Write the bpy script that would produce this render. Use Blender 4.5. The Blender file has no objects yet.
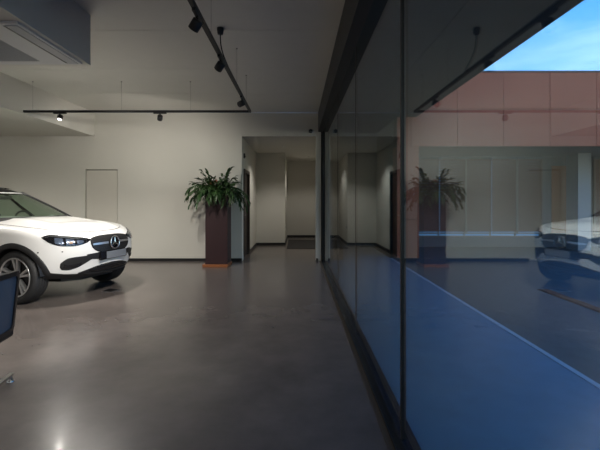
import bpy, bmesh, math, random
import numpy as np
from mathutils import Vector, Matrix
random.seed(7)
PI = math.pi
R = math.radians
C = bpy.context.scene.collection
sc = bpy.context.scene

# ------------------------------------------------------------------ helpers
class MB:
    """collects geometry for ONE mesh object"""
    def __init__(s): s.v = []; s.f = []; s.sm = []
    def add(s, vs, fs, smooth=False):
        o = len(s.v); s.v += [tuple(p) for p in vs]
        for f in fs: s.f.append(tuple(i + o for i in f)); s.sm.append(smooth)
        return s
    def box(s, x0, x1, y0, y1, z0, z1, b=0.0):
        if b <= 0:
            return s.add([(x0,y0,z0),(x1,y0,z0),(x1,y1,z0),(x0,y1,z0),(x0,y0,z1),(x1,y0,z1),(x1,y1,z1),(x0,y1,z1)],
                         [(0,3,2,1),(4,5,6,7),(0,1,5,4),(1,2,6,5),(2,3,7,6),(3,0,4,7)])
        bm = bmesh.new(); bmesh.ops.create_cube(bm, size=1)
        for v in bm.verts:
            v.co = Vector(((x0+x1)/2 + v.co.x*(x1-x0), (y0+y1)/2 + v.co.y*(y1-y0), (z0+z1)/2 + v.co.z*(z1-z0)))
        bmesh.ops.bevel(bm, geom=list(bm.edges), offset=b, segments=2, affect='EDGES', profile=.5)
        bm.verts.index_update()
        s.add([v.co[:] for v in bm.verts], [[v.index for v in f.verts] for f in bm.faces]); bm.free()
        return s
    def xf(s, M, start=0):
        for i in range(start, len(s.v)): s.v[i] = (M @ Vector(s.v[i]))[:]
        return s
    def tube(s, pts, r, n=10, cap=True):
        pts = [Vector(p) for p in pts]; rs = r if isinstance(r, (list, tuple)) else [r]*len(pts)
        vs = []; fs = []; up = None
        for i, p in enumerate(pts):
            d = (pts[min(i+1, len(pts)-1)] - pts[max(i-1, 0)]).normalized()
            if up is None:
                up = Vector((0,0,1)) if abs(d.z) < .9 else Vector((1,0,0))
            a = d.cross(up).normalized(); b = a.cross(d).normalized(); up = b
            for k in range(n):
                t = 2*PI*k/n; vs.append(p + a*math.cos(t)*rs[i] + b*math.sin(t)*rs[i])
        for i in range(len(pts)-1):
            for k in range(n):
                k2 = (k+1) % n; fs.append((i*n+k, i*n+k2, (i+1)*n+k2, (i+1)*n+k))
        s.add(vs, fs, True)
        if cap:
            o = len(s.v) - len(vs)
            s.f.append(tuple(o+k for k in range(n))); s.sm.append(False)
            s.f.append(tuple(o+(len(pts)-1)*n+k for k in reversed(range(n)))); s.sm.append(False)
        return s
    def lathe(s, prof, n=32, axis='z', close=False):
        st = len(s.v); vs = []; fs = []
        for (r, h) in prof:
            for k in range(n):
                t = 2*PI*k/n; c, q = math.cos(t)*r, math.sin(t)*r
                vs.append((c, q, h) if axis == 'z' else (c, h, q))
        m = len(prof)
        for i in range(m if close else m-1):
            for k in range(n):
                k2 = (k+1) % n; j = (i+1) % m
                fs.append((i*n+k, i*n+k2, j*n+k2, j*n+k))
        s.add(vs, fs, True); return s
    def prism(s, poly, h0, h1, axis='z'):
        n = len(poly)
        def P(p, h): return (p[0], p[1], h) if axis == 'z' else ((p[0], h, p[1]) if axis == 'y' else (h, p[0], p[1]))
        vs = [P(p, h0) for p in poly] + [P(p, h1) for p in poly]
        fs = [tuple(range(n)), tuple(reversed(range(n, 2*n)))] + [(i, n+i, n+(i+1) % n, (i+1) % n) for i in range(n)]
        s.add(vs, fs); return s
    def grid(s, G, smooth=True, flip=False, keep=None):
        n, m = len(G), len(G[0]); vs = [p for row in G for p in row]; fs = []
        for i in range(n-1):
            for j in range(m-1):
                f = (i*m+j, i*m+j+1, (i+1)*m+j+1, (i+1)*m+j)
                if keep and not keep(i, j): continue
                fs.append(f[::-1] if flip else f)
        s.add(vs, fs, smooth); return s
    def ball(s, c, r, n=12, m=8, sc_=(1,1,1)):
        vs = []; fs = []
        for i in range(m+1):
            a = PI*i/m
            for k in range(n):
                t = 2*PI*k/n
                vs.append((c[0]+r*sc_[0]*math.sin(a)*math.cos(t), c[1]+r*sc_[1]*math.sin(a)*math.sin(t), c[2]+r*sc_[2]*math.cos(a)))
        for i in range(m):
            for k in range(n): fs.append((i*n+k, (i+1)*n+k, (i+1)*n+(k+1) % n, i*n+(k+1) % n))
        s.add(vs, fs, True); return s
    def build(s, name, mat, parent=None, weld=False, recalc=True):
        me = bpy.data.meshes.new(name); me.from_pydata(s.v, [], s.f)
        me.polygons.foreach_set('use_smooth', s.sm); me.update()
        if weld or recalc:
            bm = bmesh.new(); bm.from_mesh(me)
            if weld: bmesh.ops.remove_doubles(bm, verts=bm.verts, dist=1e-5)
            if recalc: bmesh.ops.recalc_face_normals(bm, faces=bm.faces)
            bm.to_mesh(me); bm.free()
        o = bpy.data.objects.new(name, me); C.objects.link(o)
        if mat: me.materials.append(mat)
        if parent: o.parent = parent
        return o

def thing(name, label, cat, loc=(0,0,0), rz=0, group=None):
    o = bpy.data.objects.new(name, None); C.objects.link(o); o.empty_display_size = .1
    o.location = loc; o.rotation_euler = (0,0,rz); o['label'] = label; o['category'] = cat
    if group: o['group'] = group
    return o
def tag(o, label, cat, group=None):
    o['label'] = label; o['category'] = cat
    if group: o['group'] = group
    return o
def struct(name, mb, mat, label=None, cat=None, parent=None):
    o = mb.build(name, mat, parent)
    if not parent:
        o['kind'] = 'structure'
        if label: o['label'] = label
        if cat: o['category'] = cat
    return o

# ------------------------------------------------------------------ materials
def mat(name, col, rough=.5, metal=0, var=0, vscale=6, bump=0, bscale=40, coat=0, emit=None, estr=0, rvar=0, spec=.5, stretch=None):
    m = bpy.data.materials.new(name); m.use_nodes = True
    nt = m.node_tree; b = nt.nodes['Principled BSDF']
    b.inputs['Base Color'].default_value = (*col, 1); b.inputs['Roughness'].default_value = rough
    b.inputs['Metallic'].default_value = metal; b.inputs['Coat Weight'].default_value = coat; b.inputs['Coat Roughness'].default_value = .1 if name == 'polished_concrete' else .03
    b.inputs['Specular IOR Level'].default_value = spec
    if emit: b.inputs['Emission Color'].default_value = (*emit, 1); b.inputs['Emission Strength'].default_value = estr
    tc = nt.nodes.new('ShaderNodeTexCoord'); src = tc.outputs['Object']
    if stretch:
        mp = nt.nodes.new('ShaderNodeMapping'); mp.inputs['Scale'].default_value = stretch
        nt.links.new(src, mp.inputs['Vector']); src = mp.outputs['Vector']
    n = nt.nodes.new('ShaderNodeTexNoise'); n.inputs['Scale'].default_value = vscale; n.inputs['Detail'].default_value = 8; n.inputs['Roughness'].default_value = .62 if name == 'polished_concrete' else .5
    nt.links.new(src, n.inputs['Vector'])
    mx = nt.nodes.new('ShaderNodeMix'); mx.data_type = 'RGBA'
    v = max(var, .02)
    mx.inputs['A'].default_value = (*[c*(1-v) for c in col], 1); mx.inputs['B'].default_value = (*[min(1, c*(1+v)) for c in col], 1)
    nt.links.new(n.outputs['Fac'], mx.inputs['Factor']); nt.links.new(mx.outputs['Result'], b.inputs['Base Color'])
    if rvar:
        mr = nt.nodes.new('ShaderNodeMapRange'); mr.inputs['From Min'].default_value = .3; mr.inputs['From Max'].default_value = .7
        mr.inputs['To Min'].default_value = rough-rvar; mr.inputs['To Max'].default_value = rough+rvar
        nt.links.new(n.outputs['Fac'], mr.inputs['Value']); nt.links.new(mr.outputs['Result'], b.inputs['Roughness'])
    if bump:
        n2 = nt.nodes.new('ShaderNodeTexNoise'); n2.inputs['Scale'].default_value = bscale; n2.inputs['Detail'].default_value = 3
        nt.links.new(src, n2.inputs['Vector'])
        bp = nt.nodes.new('ShaderNodeBump'); bp.inputs['Strength'].default_value = bump; bp.inputs['Distance'].default_value = .01
        nt.links.new(n2.outputs['Fac'], bp.inputs['Height']); nt.links.new(bp.outputs['Normal'], b.inputs['Normal'])
    return m

def glass_mat(name, tint, r0, grough=0.0):
    """thin architectural glass: Schlick reflection over tinted transmission"""
    m = bpy.data.materials.new(name); m.use_nodes = True; nt = m.node_tree; nt.nodes.clear()
    out = nt.nodes.new('ShaderNodeOutputMaterial'); mix = nt.nodes.new('ShaderNodeMixShader')
    tr = nt.nodes.new('ShaderNodeBsdfTransparent'); tr.inputs['Color'].default_value = (*tint, 1)
    gl = nt.nodes.new('ShaderNodeBsdfGlossy'); gl.inputs['Roughness'].default_value = grough
    ge = nt.nodes.new('ShaderNodeNewGeometry'); dot = nt.nodes.new('ShaderNodeVectorMath'); dot.operation = 'DOT_PRODUCT'
    nt.links.new(ge.outputs['Normal'], dot.inputs[0]); nt.links.new(ge.outputs['Incoming'], dot.inputs[1])
    def M(op, a, b=None):
        n = nt.nodes.new('ShaderNodeMath'); n.operation = op
        for i, q in enumerate((a, b)):
            if q is None: continue
            if isinstance(q, (int, float)): n.inputs[i].default_value = q
            else: nt.links.new(q, n.inputs[i])
        return n.outputs[0]
    c = M('ABSOLUTE', dot.outputs['Value']); p = M('POWER', M('SUBTRACT', 1, c), 5)
    f = M('ADD', M('MULTIPLY', p, 1-r0), r0)
    nt.links.new(f, mix.inputs[0]); nt.links.new(tr.outputs[0], mix.inputs[1]); nt.links.new(gl.outputs[0], mix.inputs[2])
    nt.links.new(mix.outputs[0], out.inputs[0]); return m

M = {}
M['wall']   = mat('wall_paint', (.62,.60,.545), .7, var=.04, vscale=1.5, bump=.05, bscale=60)
M['ceil']   = mat('ceiling_paint', (.66,.64,.59), .8, var=.03)
M['floor']  = mat('polished_concrete', (.115,.098,.090), .25, var=.50, vscale=2.6, coat=.08)
M['base']   = mat('black_baseboard', (.008,.008,.009), .5)
M['black']  = mat('black_metal', (.007,.007,.008), .45)
M['blackg'] = mat('glossy_black_metal', (.010,.018,.032), .2)
M['brown']  = mat('brown_threshold', (.05,.038,.026), .5)
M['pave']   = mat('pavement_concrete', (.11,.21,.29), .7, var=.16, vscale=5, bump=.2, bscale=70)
M['curb']   = mat('curb_stone', (.40,.44,.50), .7, var=.1)
M['asph']   = mat('asphalt', (.085,.075,.075), .75, var=.3, vscale=8, bump=.3, bscale=120)
M['terra']  = mat('terracotta_panel', (.40,.088,.038), .55, var=.13, vscale=1.1, stretch=(2,2,.5))
M['joint']  = mat('dark_joint', (.03,.015,.012), .8)
M['soffit'] = mat('canopy_soffit', (.075,.055,.05), .8)
M['plaster']= mat('white_render', (.30,.31,.32), .8, var=.04)
M['slat']   = mat('blind_slat', (.115,.048,.032), .55)
M['rail']   = mat('blind_rail', (.15,.12,.11), .45)
M['exwin']  = mat('glowing_pane', (.1,.12,.15), .2, emit=(.25,.52,1.0), estr=.38)  # pane emits pale blue so the strip under the blinds looks bright
M['exdark'] = mat('dark_render', (.10,.11,.13), .8)
M['wood']   = mat('orange_wood', (.22,.065,.02), .5, var=.2, vscale=3, stretch=(8,8,1))
M['dwood']  = mat('dark_wood', (.03,.018,.014), .4, var=.2, vscale=4, stretch=(8,8,1))
M['door']   = mat('door_paint', (.60,.57,.51), .55)
M['gap']    = mat('shadow_gap', (.06,.055,.05), .8)
M['glass']  = glass_mat('facade_glass', (.74,.94,1.0), .125)
M['cglass'] = glass_mat('car_glass', (.62,.72,.64), .035)
M['lens']   = glass_mat('headlight_lens', (.93,.95,.97), .05)
M['white']  = mat('car_white', (.76,.755,.745), .28, coat=.8)
M['clad']   = mat('car_black_plastic', (.012,.012,.013), .5)
M['cgloss'] = mat('car_gloss_black', (.008,.008,.01), .1)
M['chrome'] = mat('chrome', (.75,.76,.78), .14, metal=1)
M['alu']    = mat('wheel_silver', (.62,.62,.63), .28, metal=.85)
M['tire']   = mat('tire_rubber', (.016,.016,.017), .65, bump=.1, bscale=80)
M['led']    = mat('headlamp_inner', (.12,.15,.21), .15, metal=.5)
M['amber']  = mat('headlamp_amber', (.3,.14,.05), .3)
M['red']    = mat('tail_lamp_red', (.35,.01,.01), .2)
M['plate']  = mat('plate_grey', (.17,.18,.20), .45)
M['seat']   = mat('car_interior', (.03,.03,.03), .7)
M['navy']   = mat('navy_mesh', (.045,.075,.12), .42, bump=.1, bscale=300)
M['cblack'] = mat('chair_black', (.008,.008,.01), .35)
M['planter']= mat('burgundy_planter', (.030,.011,.013), .5, var=.15, vscale=3)
M['rust']   = mat('rust_plate', (.26,.085,.025), .6, var=.25, vscale=12)
M['leaf']   = mat('leaf_green', (.026,.062,.016), .5, var=.6, vscale=9)
M['flower'] = mat('flower_orange', (.36,.10,.06), .6, var=.2)
M['soil']   = mat('soil', (.02,.014,.01), .9, bump=.4)
M['mat']    = mat('door_mat', (.022,.02,.019), .95, bump=.3, bscale=300)
M['acw']    = mat('ac_plastic', (.62,.62,.63), .4)
M['acg']    = mat('ac_grille', (.40,.41,.43), .5)
M['lamp']   = mat('lamp_lens', (.9,.9,.9), .3, emit=(1,.93,.82), estr=3.5)
M['metal']  = mat('brushed_metal', (.45,.45,.46), .35, metal=.9)
M['wire']   = mat('steel_wire', (.30,.29,.27), .4, metal=.5)

# ------------------------------------------------------------------ constants (metres)
H = 1.42            # eye height
GX = .61            # glass line
ZC = 3.45           # ceiling
YB = 9.3            # back wall
ZB = 2.90           # dropped ceiling / bulkhead

# ------------------------------------------------------------------ room shell
struct('floor', MB().box(-8, .52, -3, 15.6, -.15, 0), M['floor'])
cb = MB()
ys = [-3, -.9, .52, 1.94, 3.36, 4.78, 6.20, 7.62, 9.04, 9.3]
for a, b in zip(ys[:-1], ys[1:]): cb.box(-8, .50, a+.004, b-.004, ZC, ZC+.03)
cb.box(-8, .50, -3, 9.3, ZC+.03, ZC+.15)
struct('ceiling', cb, M['ceil'])
struct('wall_left', MB().box(-8.2, -8, -3, 9.5, 0, ZC), M['wall'])
struct('wall_front', MB().box(-8, .7, -3.2, -3, 0, ZC), M['wall'])
# back wall with door niche and opening to the corridor
DX0, DX1, DZ = -4.93, -4.17, 2.13
w = MB()
w.box(-8, DX0, YB, YB+.2, 0, ZC); w.box(DX0, DX1, YB, YB+.2, DZ, ZC); w.box(DX1, -1.28, YB, YB+.2, 0, ZC)
w.box(-1.28, .44, YB, YB+.2, ZB, ZC); w.box(.44, .56, YB, YB+.2, 0, ZC)
struct('wall_back', w, M['wall'])
d = struct('door_1', MB().box(DX0+.026, DX1-.012, YB+.018, YB+.06, .008, DZ-.02), M['door'])
MB().box(DX0, DX1, YB+.07, YB+.09, 0, DZ).build('door_reveal', M['gap'], d)
b = MB(); b.box(-8, DX0-.002, YB-.014, YB, 0, .065); b.box(DX1+.002, -1.28, YB-.014, YB, 0, .065); b.box(.44, .49, YB-.014, YB, 0, .065)
struct('baseboard_back', b, M['base'])
# corridor
CL = -1.28
w = MB(); w.box(CL-.15, CL, YB+.2, 9.58, 0, ZB); w.box(CL-.15, CL, 9.58, 10.66, 2.16, ZB); w.box(CL-.15, CL, 10.66, 12.6, 0, ZB)
struct('wall_corridor_left', w, M['wall'])
struct('wall_corridor_end', MB().box(CL-.15, -.38, 12.6, 15.4, 0, ZB), M['wall'])
struct('wall_corridor_recess', MB().box(-.38, 1.0, 15.3, 15.5, 0, ZB), M['wall'])
struct('wall_corridor_right', MB().box(.85, 1.0, YB+.2, 15.3, 0, ZB), M['wall'])
struct('ceiling_corridor', MB().box(CL-.15, 1.0, YB+.2, 15.5, ZB, ZB+.1), M['wall'])
b = MB(); b.box(CL, CL+.014, 10.68, 12.6, 0, .075); b.box(CL, -.38, 12.586, 12.6, 0, .075)
b.box(-.38, -.366, 12.6, 15.3, 0, .075); b.box(-.38, .85, 15.286, 15.3, 0, .075)
struct('baseboard_corridor', b, M['base'])
d = struct('door_2', MB().box(CL-.09, CL-.04, 9.65, 10.59, .01, 2.09), M['dwood'])
f = MB(); f.box(CL-.1, CL+.025, 9.57, 9.65, 0, 2.17); f.box(CL-.1, CL+.025, 10.59, 10.67, 0, 2.17); f.box(CL-.1, CL+.025, 9.65, 10.59, 2.09, 2.17)
f.build('door_frame', M['dwood'], d)
h = MB(); h.tube([(CL-.04, 9.72, 1.05), (CL+.02, 9.72, 1.05), (CL+.02, 9.84, 1.05)], .009); h.build('door_handle', M['metal'], d)
# bulkhead at left of the back wall
struct('trim_1', MB().box(-8, -4.70, 4.4, YB, ZB, ZC), M['wall'], 'white dropped bulkhead along the back wall ceiling', 'bulkhead')
struct('trim_2', MB().box(-8, -2.27, 1.4, 4.4, ZB, ZC), M['wall'], 'dropped ceiling box that carries the air conditioner', 'bulkhead')

# ------------------------------------------------------------------ glass partition
struct('trim_3', MB().box(.49, .70, -3, YB+.0, 3.0, ZC+.15), M['black'], 'black steel beam above the glass wall', 'beam')
t = MB(); t.box(.52, .555, -3, YB, -.1, .004); struct('trim_4', t, M['brown'], 'brown threshold strip beside the glass wall', 'threshold')
t = MB(); t.box(.555, .70, -3, YB, -.1, .02, .004); t.box(GX-.012, GX+.012, -3, YB, .02, .05)
struct('trim_5', t, M['blackg'], 'black sill rail under the glass wall', 'sill')
joints = [-1.34, .48, 2.30, 4.13, 5.95, 7.78, YB-.06]
for i, (a, b_) in enumerate(zip(joints[:-1], joints[1:])):
    p = MB(); p.box(GX-.005, GX+.005, a+.006, b_-.006, .05, 3.0)
    struct(f'window_{i+1}', p, M['glass'])
k = 6
for y in joints:
    hw = .012 if abs(y-2.30) < .01 or abs(y-.48) < .01 else .007
    if y == joints[-1]: hw, = (.055,)
    dpt = .014 if hw > .01 else .007
    struct(f'trim_{k}', MB().box(GX-dpt, GX+dpt, y-hw, y+hw, .05, 3.0), M['black'], None); k += 1
struct(f'trim_{k}', MB().box(.56, .70, YB, YB+.2, 0, ZC), M['black']); k += 1

# ------------------------------------------------------------------ exterior
px2x = lambda px, y: (px-297)/400*y
FY = 9.8
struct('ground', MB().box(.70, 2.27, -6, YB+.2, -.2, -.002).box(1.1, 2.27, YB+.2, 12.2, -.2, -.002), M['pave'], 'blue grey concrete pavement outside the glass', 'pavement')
struct('curb', MB().box(2.27, 2.33, -6, FY-.02, -.2, .004, .006), M['curb'], 'pale curb line along the pavement', 'curb')
struct('road', MB().box(2.33, 40, -30, 13, -.2, -.012), M['asph'], 'dark asphalt yard outside', 'asphalt')
c = MB(); c.box(.70, 1.74, -3, FY-.01, ZC, ZC+.3); c.box(1.75, 2.92, -3, FY-.01, ZC, ZC+.3); c.box(1.1, 2.44, FY-.01, 12.2, ZC, ZC+.3)  # rear slab added to keep skylight off the far pavement
struct('canopy', c, M['soffit'], 'dark canopy roof over the pavement', 'canopy')
o = MB(); o.box(3.84, 4.00, 1.0, 6.4, -.05, -.006)
for i in range(88): o.box(3.855, 3.985, 1.02+i*.061, 1.055+i*.061, -.006, .004)
tag(o.build('drain_grate', mat('rusty_iron', (.16,.05,.03), .7, var=.3, vscale=10)), 'rusty brown drain grate running along the dark asphalt', 'drain')
# terracotta wing: backing + cassette panels
struct('wall_exterior_parapet', MB().box(2.45, 14, FY+.03, FY+.35, 2.76, 4.53), M['joint'])
pn = MB(); x0 = 3.93-1.135*2
xs = [2.45, 2.80] + [3.93+1.135*i for i in range(0, 10)]
for a, b_ in zip(xs[:-1], xs[1:]):
    for z0, z1 in ((2.74, 3.645), (3.655, 4.545)):
        pn.box(a+.005, b_-.005, FY, FY+.06, z0, z1, .003)
struct('wall_exterior_panels', pn, M['terra'])
struct('trim_20', MB().box(2.43, 14.2, FY-.02, FY+.4, 4.545, 4.585), M['exdark'], 'dark coping on the terracotta parapet', 'coping')
p = MB()
for z0, z1 in ((0, .94), (.95, 1.84), (1.85, 2.735)): p.box(2.45, 2.99, FY+.01, FY+.45, z0, z1, .003)
struct('column_exterior', p, M['terra'], 'terracotta clad corner column outside', 'column')
struct('ceiling_exterior', MB().box(2.45, 14, FY+.06, 12.4, 2.735, 2.76), M['exdark'])
struct('wall_exterior_upper', MB().box(2.45, 14, FY+.35, 12.6, 2.76, 2.9), M['exdark'])
WY = 12.1
struct('floor_exterior', MB().box(2.34, 14, FY-.0, WY+.3, -.2, .0), M['asph'])
struct('wall_exterior_low', MB().box(2.45, 14, WY, WY+.2, 0, .30).box(px2x(551, WY), px2x(567, WY), WY, WY+.06, .30, .42), M['exdark'])
struct('wall_exterior_end', MB().box(2.45, 2.6, FY+.45, WY+.2, 0, 4.5), M['exdark'])
struct('wall_exterior_side', MB().box(1.0, 3.4, 12.32, 12.5, -.2, 6), M['exdark'])
struct('wall_exterior_outer', MB().box(1.0, 1.1, YB+.2, 12.2, -.1, 4.2), M['exdark'])
struct('wall_exterior_return', MB().box(.56, 1.1, YB+.2, YB+.3, 0, 4.2), M['exdark'])
struct('floor_corridor', MB().box(.52, 1.0, YB+.2, 15.5, -.15, 0), M['floor'])
struct('column_white', MB().box(7.87, 8.24, 11.2, 11.7, 0, 2.735, .006), M['plaster'], 'white square column under the terracotta parapet', 'column')
bay = .782; bx0 = 4.27 - 2*bay
edges = [px2x(387+26*i, WY) for i in range(0, 7)]
edges = [px2x(q, WY) for q in (387, 413, 439, 465, 491, 516, 541)]
wn = 11
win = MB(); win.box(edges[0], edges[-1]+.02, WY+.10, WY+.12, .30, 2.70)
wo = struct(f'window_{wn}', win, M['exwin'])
mu = MB()
for x in edges: mu.box(x-.011, x+.011, WY+.02, WY+.10, .30, 2.70)
mu.box(edges[0], edges[-1], WY+.02, WY+.10, .30, .335)
mu.build('mullion', M['rail'], wo)
def blind(x0, x1, label, rails=(-1, 1), clip=False):
    t = thing('venetian_blind', label, 'blind', ((x0+x1)/2, WY-.03, .42), 0, 'external venetian blinds on the terracotta wing')
    hw = (x1-x0)/2
    s = MB(); n = 27
    for i in range(n):
        z = 2.19 - i*.081
        st = len(s.v); s.box(-hw, hw, -.0425, .0425, -.002, .002)
        s.xf(Matrix.Translation((0, 0, z)) @ Matrix.Rotation(R(68), 4, 'X'), st)
    s.build('slat', M['slat'], t)['kind'] = 'stuff'
    if clip:
        g = MB()
        for i in range(n): z = 2.19-i*.081; g.box(hw-.01, hw+.036, -.02, .02, z-.027, z+.025)
        g.build('added_clip', M['slat'], t)['kind'] = 'stuff'  # blocks added across the gap to break the pane's glow into dots
    MB().box(-hw, hw, -.03, .03, -.02, .02, .004).build('bottom_rail', M['rail'], t)
    MB().box(-hw, hw, -.05, .05, 2.23, 2.30).build('head_box', M['exdark'], t)
    for q in rails:
        x = q*(hw-.008); MB().box(x-.012, x+.012, -.05, -.036, 0, 2.25).build('guide_rail', M['rail'], t)
    return t
pos = ['half hidden behind the corner column', 'just right of the corner column', 'second to the right of the corner column',
       'third to the right of the corner column', 'fourth to the right of the corner column', 'next to the orange wooden panel']
for i in range(6):
    ga, gb_ = (.020, .008) if i % 2 == 0 else (.008, .020)
    blind(edges[i]+ga, edges[i+1]-gb_, 'brown slatted outdoor venetian blind ' + pos[i], ((1,), (-1,))[i % 2], i % 2 == 1)
struct('wall_exterior_window_side', MB().box(edges[-1]+.02, px2x(551, WY), WY-.02, WY+.2, .30, 2.735), M['exdark'])
o = MB().box(px2x(551, WY), px2x(567, WY), WY-.05, WY+.055, .42, 2.45).build('wooden_panel', M['wood']); tag(o, 'orange brown wooden panel beside the white exterior column', 'panel')
struct('wall_exterior_far', MB().box(px2x(551, WY), 14, WY+.06, WY+.25, .30, 2.735), M['exdark'])
struct('window_12', MB().box(px2x(594, WY), 13, WY-.0, WY+.04, .30, 2.65), mat('dark_window', (.02,.025,.03), .1))
blind(px2x(593, WY), px2x(645, WY), 'brown slatted outdoor venetian blind right of the white column')

# ------------------------------------------------------------------ ceiling track and spotlights
TX, TY, TZ = -.805, 6.85, 2.936
tr = thing('lighting_track', 'black L-shaped lighting track hung from the ceiling by thin wires', 'track light', (TX, TY, ZC))
dz = TZ-ZC
MB().box(-3.875, .018, -.018, .018, dz-.018, dz+.018).build('cross_rail', M['black'], tr)
MB().box(-.018, .018, -9.5, -.018, dz-.018, dz+.018).build('long_rail', M['black'], tr)
for (x, y) in ((-3.72, 0), (-2.2, 0), (-1.02, 0), (-.02, -.35), (0, -1.5), (0, -3.1), (0, -4.8), (0, -7)):
    w_ = MB(); w_.tube([(x, y, dz+.018), (x, y, 0)], .0018, 6); w_.lathe([(.0, -.012), (.012, -.012), (.012, 0)], 12)
    if len(w_.v): 
        for i in range(12, len(w_.v)):
            vx = w_.v[i]; w_.v[i] = (vx[0]+x, vx[1]+y, vx[2])
    w_.build('suspension_wire', M['wire'], tr)
fx, fy = -.10, -2.13     # power feed from a ceiling rose
fd = MB(); fd.lathe([(0, -.075), (.032, -.075), (.04, -.02), (.04, 0), (0, 0)], 20); fd.xf(Matrix.Translation((fx, fy, 0)))
fd.build('power_rose', M['black'], tr)
pts = [(fx, fy, -.07), (fx, fy, -.16), (fx+.0, fy+.0, -.30), (fx+.07, fy+.03, -.38), (0+.0, fy+.10, dz+.02)]
def bez(P, n=16):
    P = [Vector(p) for p in P]; out = []
    for i in range(n+1):
        t = i/n; Q = P[:]
        while len(Q) > 1: Q = [Q[j].lerp(Q[j+1], t) for j in range(len(Q)-1)]
        out.append(Q[0])
    return out
MB().tube(bez(pts), .007, 8).build('power_cable', M['black'], tr)

def spot(x, y, aim, label, power, angle=50, blend=.6, lens='lamp', col=(1,.95,.87), rad=.03, scale=1.0):
    t = thing('track_spotlight', label, 'spotlight', (x, y, TZ-.018), 0, 'black spotlights on the lighting track')
    dv = (Vector(aim) - Vector((x, y, TZ-.12))).normalized()
    q = Vector((0,0,-1)).rotation_difference(dv)
    al = 'x' if abs(y-TY) < .01 else 'y'
    a = MB(); a.box(*((-.11,.11,-.014,.014) if al == 'x' else (-.014,.014,-.11,.11)), -.022, 0); a.build('adapter', M['black'], t)
    a = MB(); a.tube([(0,0,-.02), (0,0,-.075)], .011, 10); a.build('stem', M['black'], t)
    Mx = Matrix.Translation((-.01 if al == 'y' else 0,0,-.088)) @ q.to_matrix().to_4x4()
    hd = MB(); hd.lathe([(0,.042),(.040,.042),(.044,.037),(.044,-.042),(.040,-.046),(.038,-.034),(.0,-.031)], 24); hd.xf(Mx); hd.build('lamp_head', M['black'], t)
    ln = MB(); ln.lathe([(0,-.036),(.036,-.036),(.036,-.032),(0,-.032)], 20); ln.xf(Mx); ln.build('lens', M[lens], t)
    L = bpy.data.lights.new('bulb', 'SPOT'); L.energy = power; L.spot_size = R(angle); L.spot_blend = blend; L.color = col; L.shadow_soft_size = rad
    lo = bpy.data.objects.new('bulb', L); C.objects.link(lo); lo.parent = t
    lo.matrix_local = Mx @ Matrix.Translation((0,0,-.055))
    return t
spot(px2x(60, TY), TY, (-3.8, 5.2, 0), 'black spotlight on the cross rail nearest the bulkhead', 36, 100, .8)
spot(px2x(160, TY), TY, (-3.4, 9.3, 1.2), 'black spotlight on the cross rail above the planter side', 95, 140, .8)
spot(TX, 3.22, (-3.3, 4.7, 0), 'black spotlight on the long rail nearest the viewer', 330, 60, .8)
spot(TX, 4.22, (-2.95, 5.9, .6), 'black spotlight on the long rail beside the power cable', 300, 44, .8)
spot(TX, 5.85, (-5.8, 9.3, 1.3), 'black spotlight on the long rail close to the track corner', 150, 62, .9)
spot(TX, 1.9, (-3.6, 4.6, 0), 'unseen extra spotlight added on the long rail just above the viewer', 130, 60, .9)  # extra lamp out of view, added for its light on the floor
spot(TX, .4, (-3.4, 2.9, 0), 'unseen extra spotlight added on the long rail behind the viewer', 80, 70, .9)  # another added lamp out of view, lights the near left floor

def downlight(x, y, z, label, power, angle=110, aim=None, col=(1,.95,.87), r=.045, es='lamp', rad=.05):
    t = thing('ceiling_downlight', label, 'downlight', (x, y, z))
    g = MB(); g.lathe([(r-.008,-.001),(r-.008,-.008),(r+.008,-.008),(r+.012,0)], 24); g.build('trim_ring', M['metal'], t)
    g = MB(); g.lathe([(0,-.003),(r-.008,-.003),(r-.008,-.001)], 24); g.build('lens', M[es], t)
    L = bpy.data.lights.new('bulb', 'SPOT' if angle else 'POINT'); L.energy = power; L.color = col; L.shadow_soft_size = rad
    if angle: L.spot_size = R(angle); L.spot_blend = .6
    lo = bpy.data.objects.new('bulb', L); C.objects.link(lo); lo.parent = t; lo.location = (0,0,-.015 if angle else -.07)
    if aim:
        lo.rotation_euler = Vector((0,0,-1)).rotation_difference(Vector(aim).normalized()).to_euler()
    return t
downlight(-.36, 10.96, ZB, 'small round downlight in the corridor ceiling', 100, 128, r=.035)
downlight(.40, 13.6, ZB, 'small added downlight that brightens the corridor recess', 50, 128, r=.035, es='acw')  # added lamp to brighten the recess, its lens does not glow
downlight(-3.12, 5.9, ZC, 'unseen ceiling downlight added to light the white car bonnet', 500, 130, es='acw')  # added lamp hidden behind the ceiling box, lens does not glow
downlight(-6.2, 6.6, ZB, 'unseen bulkhead downlight added to brighten the left wall and floor', 240, 150, es='acw')  # added out of view to lift the left wall and floor
downlight(-5.0, -.5, ZC, 'unseen fill downlight added behind the viewer', 420, 150)  # added fill lamp for indirect light in the room

# ------------------------------------------------------------------ ceiling cassette air conditioner
ac = thing('ceiling_air_conditioner', 'white rectangular ceiling cassette air conditioner in the dropped ceiling box', 'air conditioner', (-3.01, 3.805, ZB))
p = MB()
for q in ((-.70,-.31,-.5,.5),(.31,.70,-.5,.5),(-.31,.31,-.5,-.40),(-.31,.31,.40,.5)): p.box(*q, -.022, 0)
p.build('frame', M['acw'], ac)
MB().box(-.31, .31, -.40, .40, -.006, 0).build('filter', M['base'], ac)
g = MB()
for i in range(26):
    x = -.298 + i*.596/25; g.box(x-.007, x+.007, -.40, .40, -.022, -.010)
g.build('intake_grille', M['acg'], ac)
for sg in (1, -1):
    a_, b_ = sorted((sg*.575, sg*.675)); fo = MB().box(a_, b_, -.47, .47, -.028, -.022, .002).build('air_flap', M['acg'], ac)
    a_, b_ = sorted((sg*.548, sg*.566)); MB().box(a_, b_, -.46, .46, -.0235, -.0215).build('air_slot', M['black'], fo)

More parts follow.
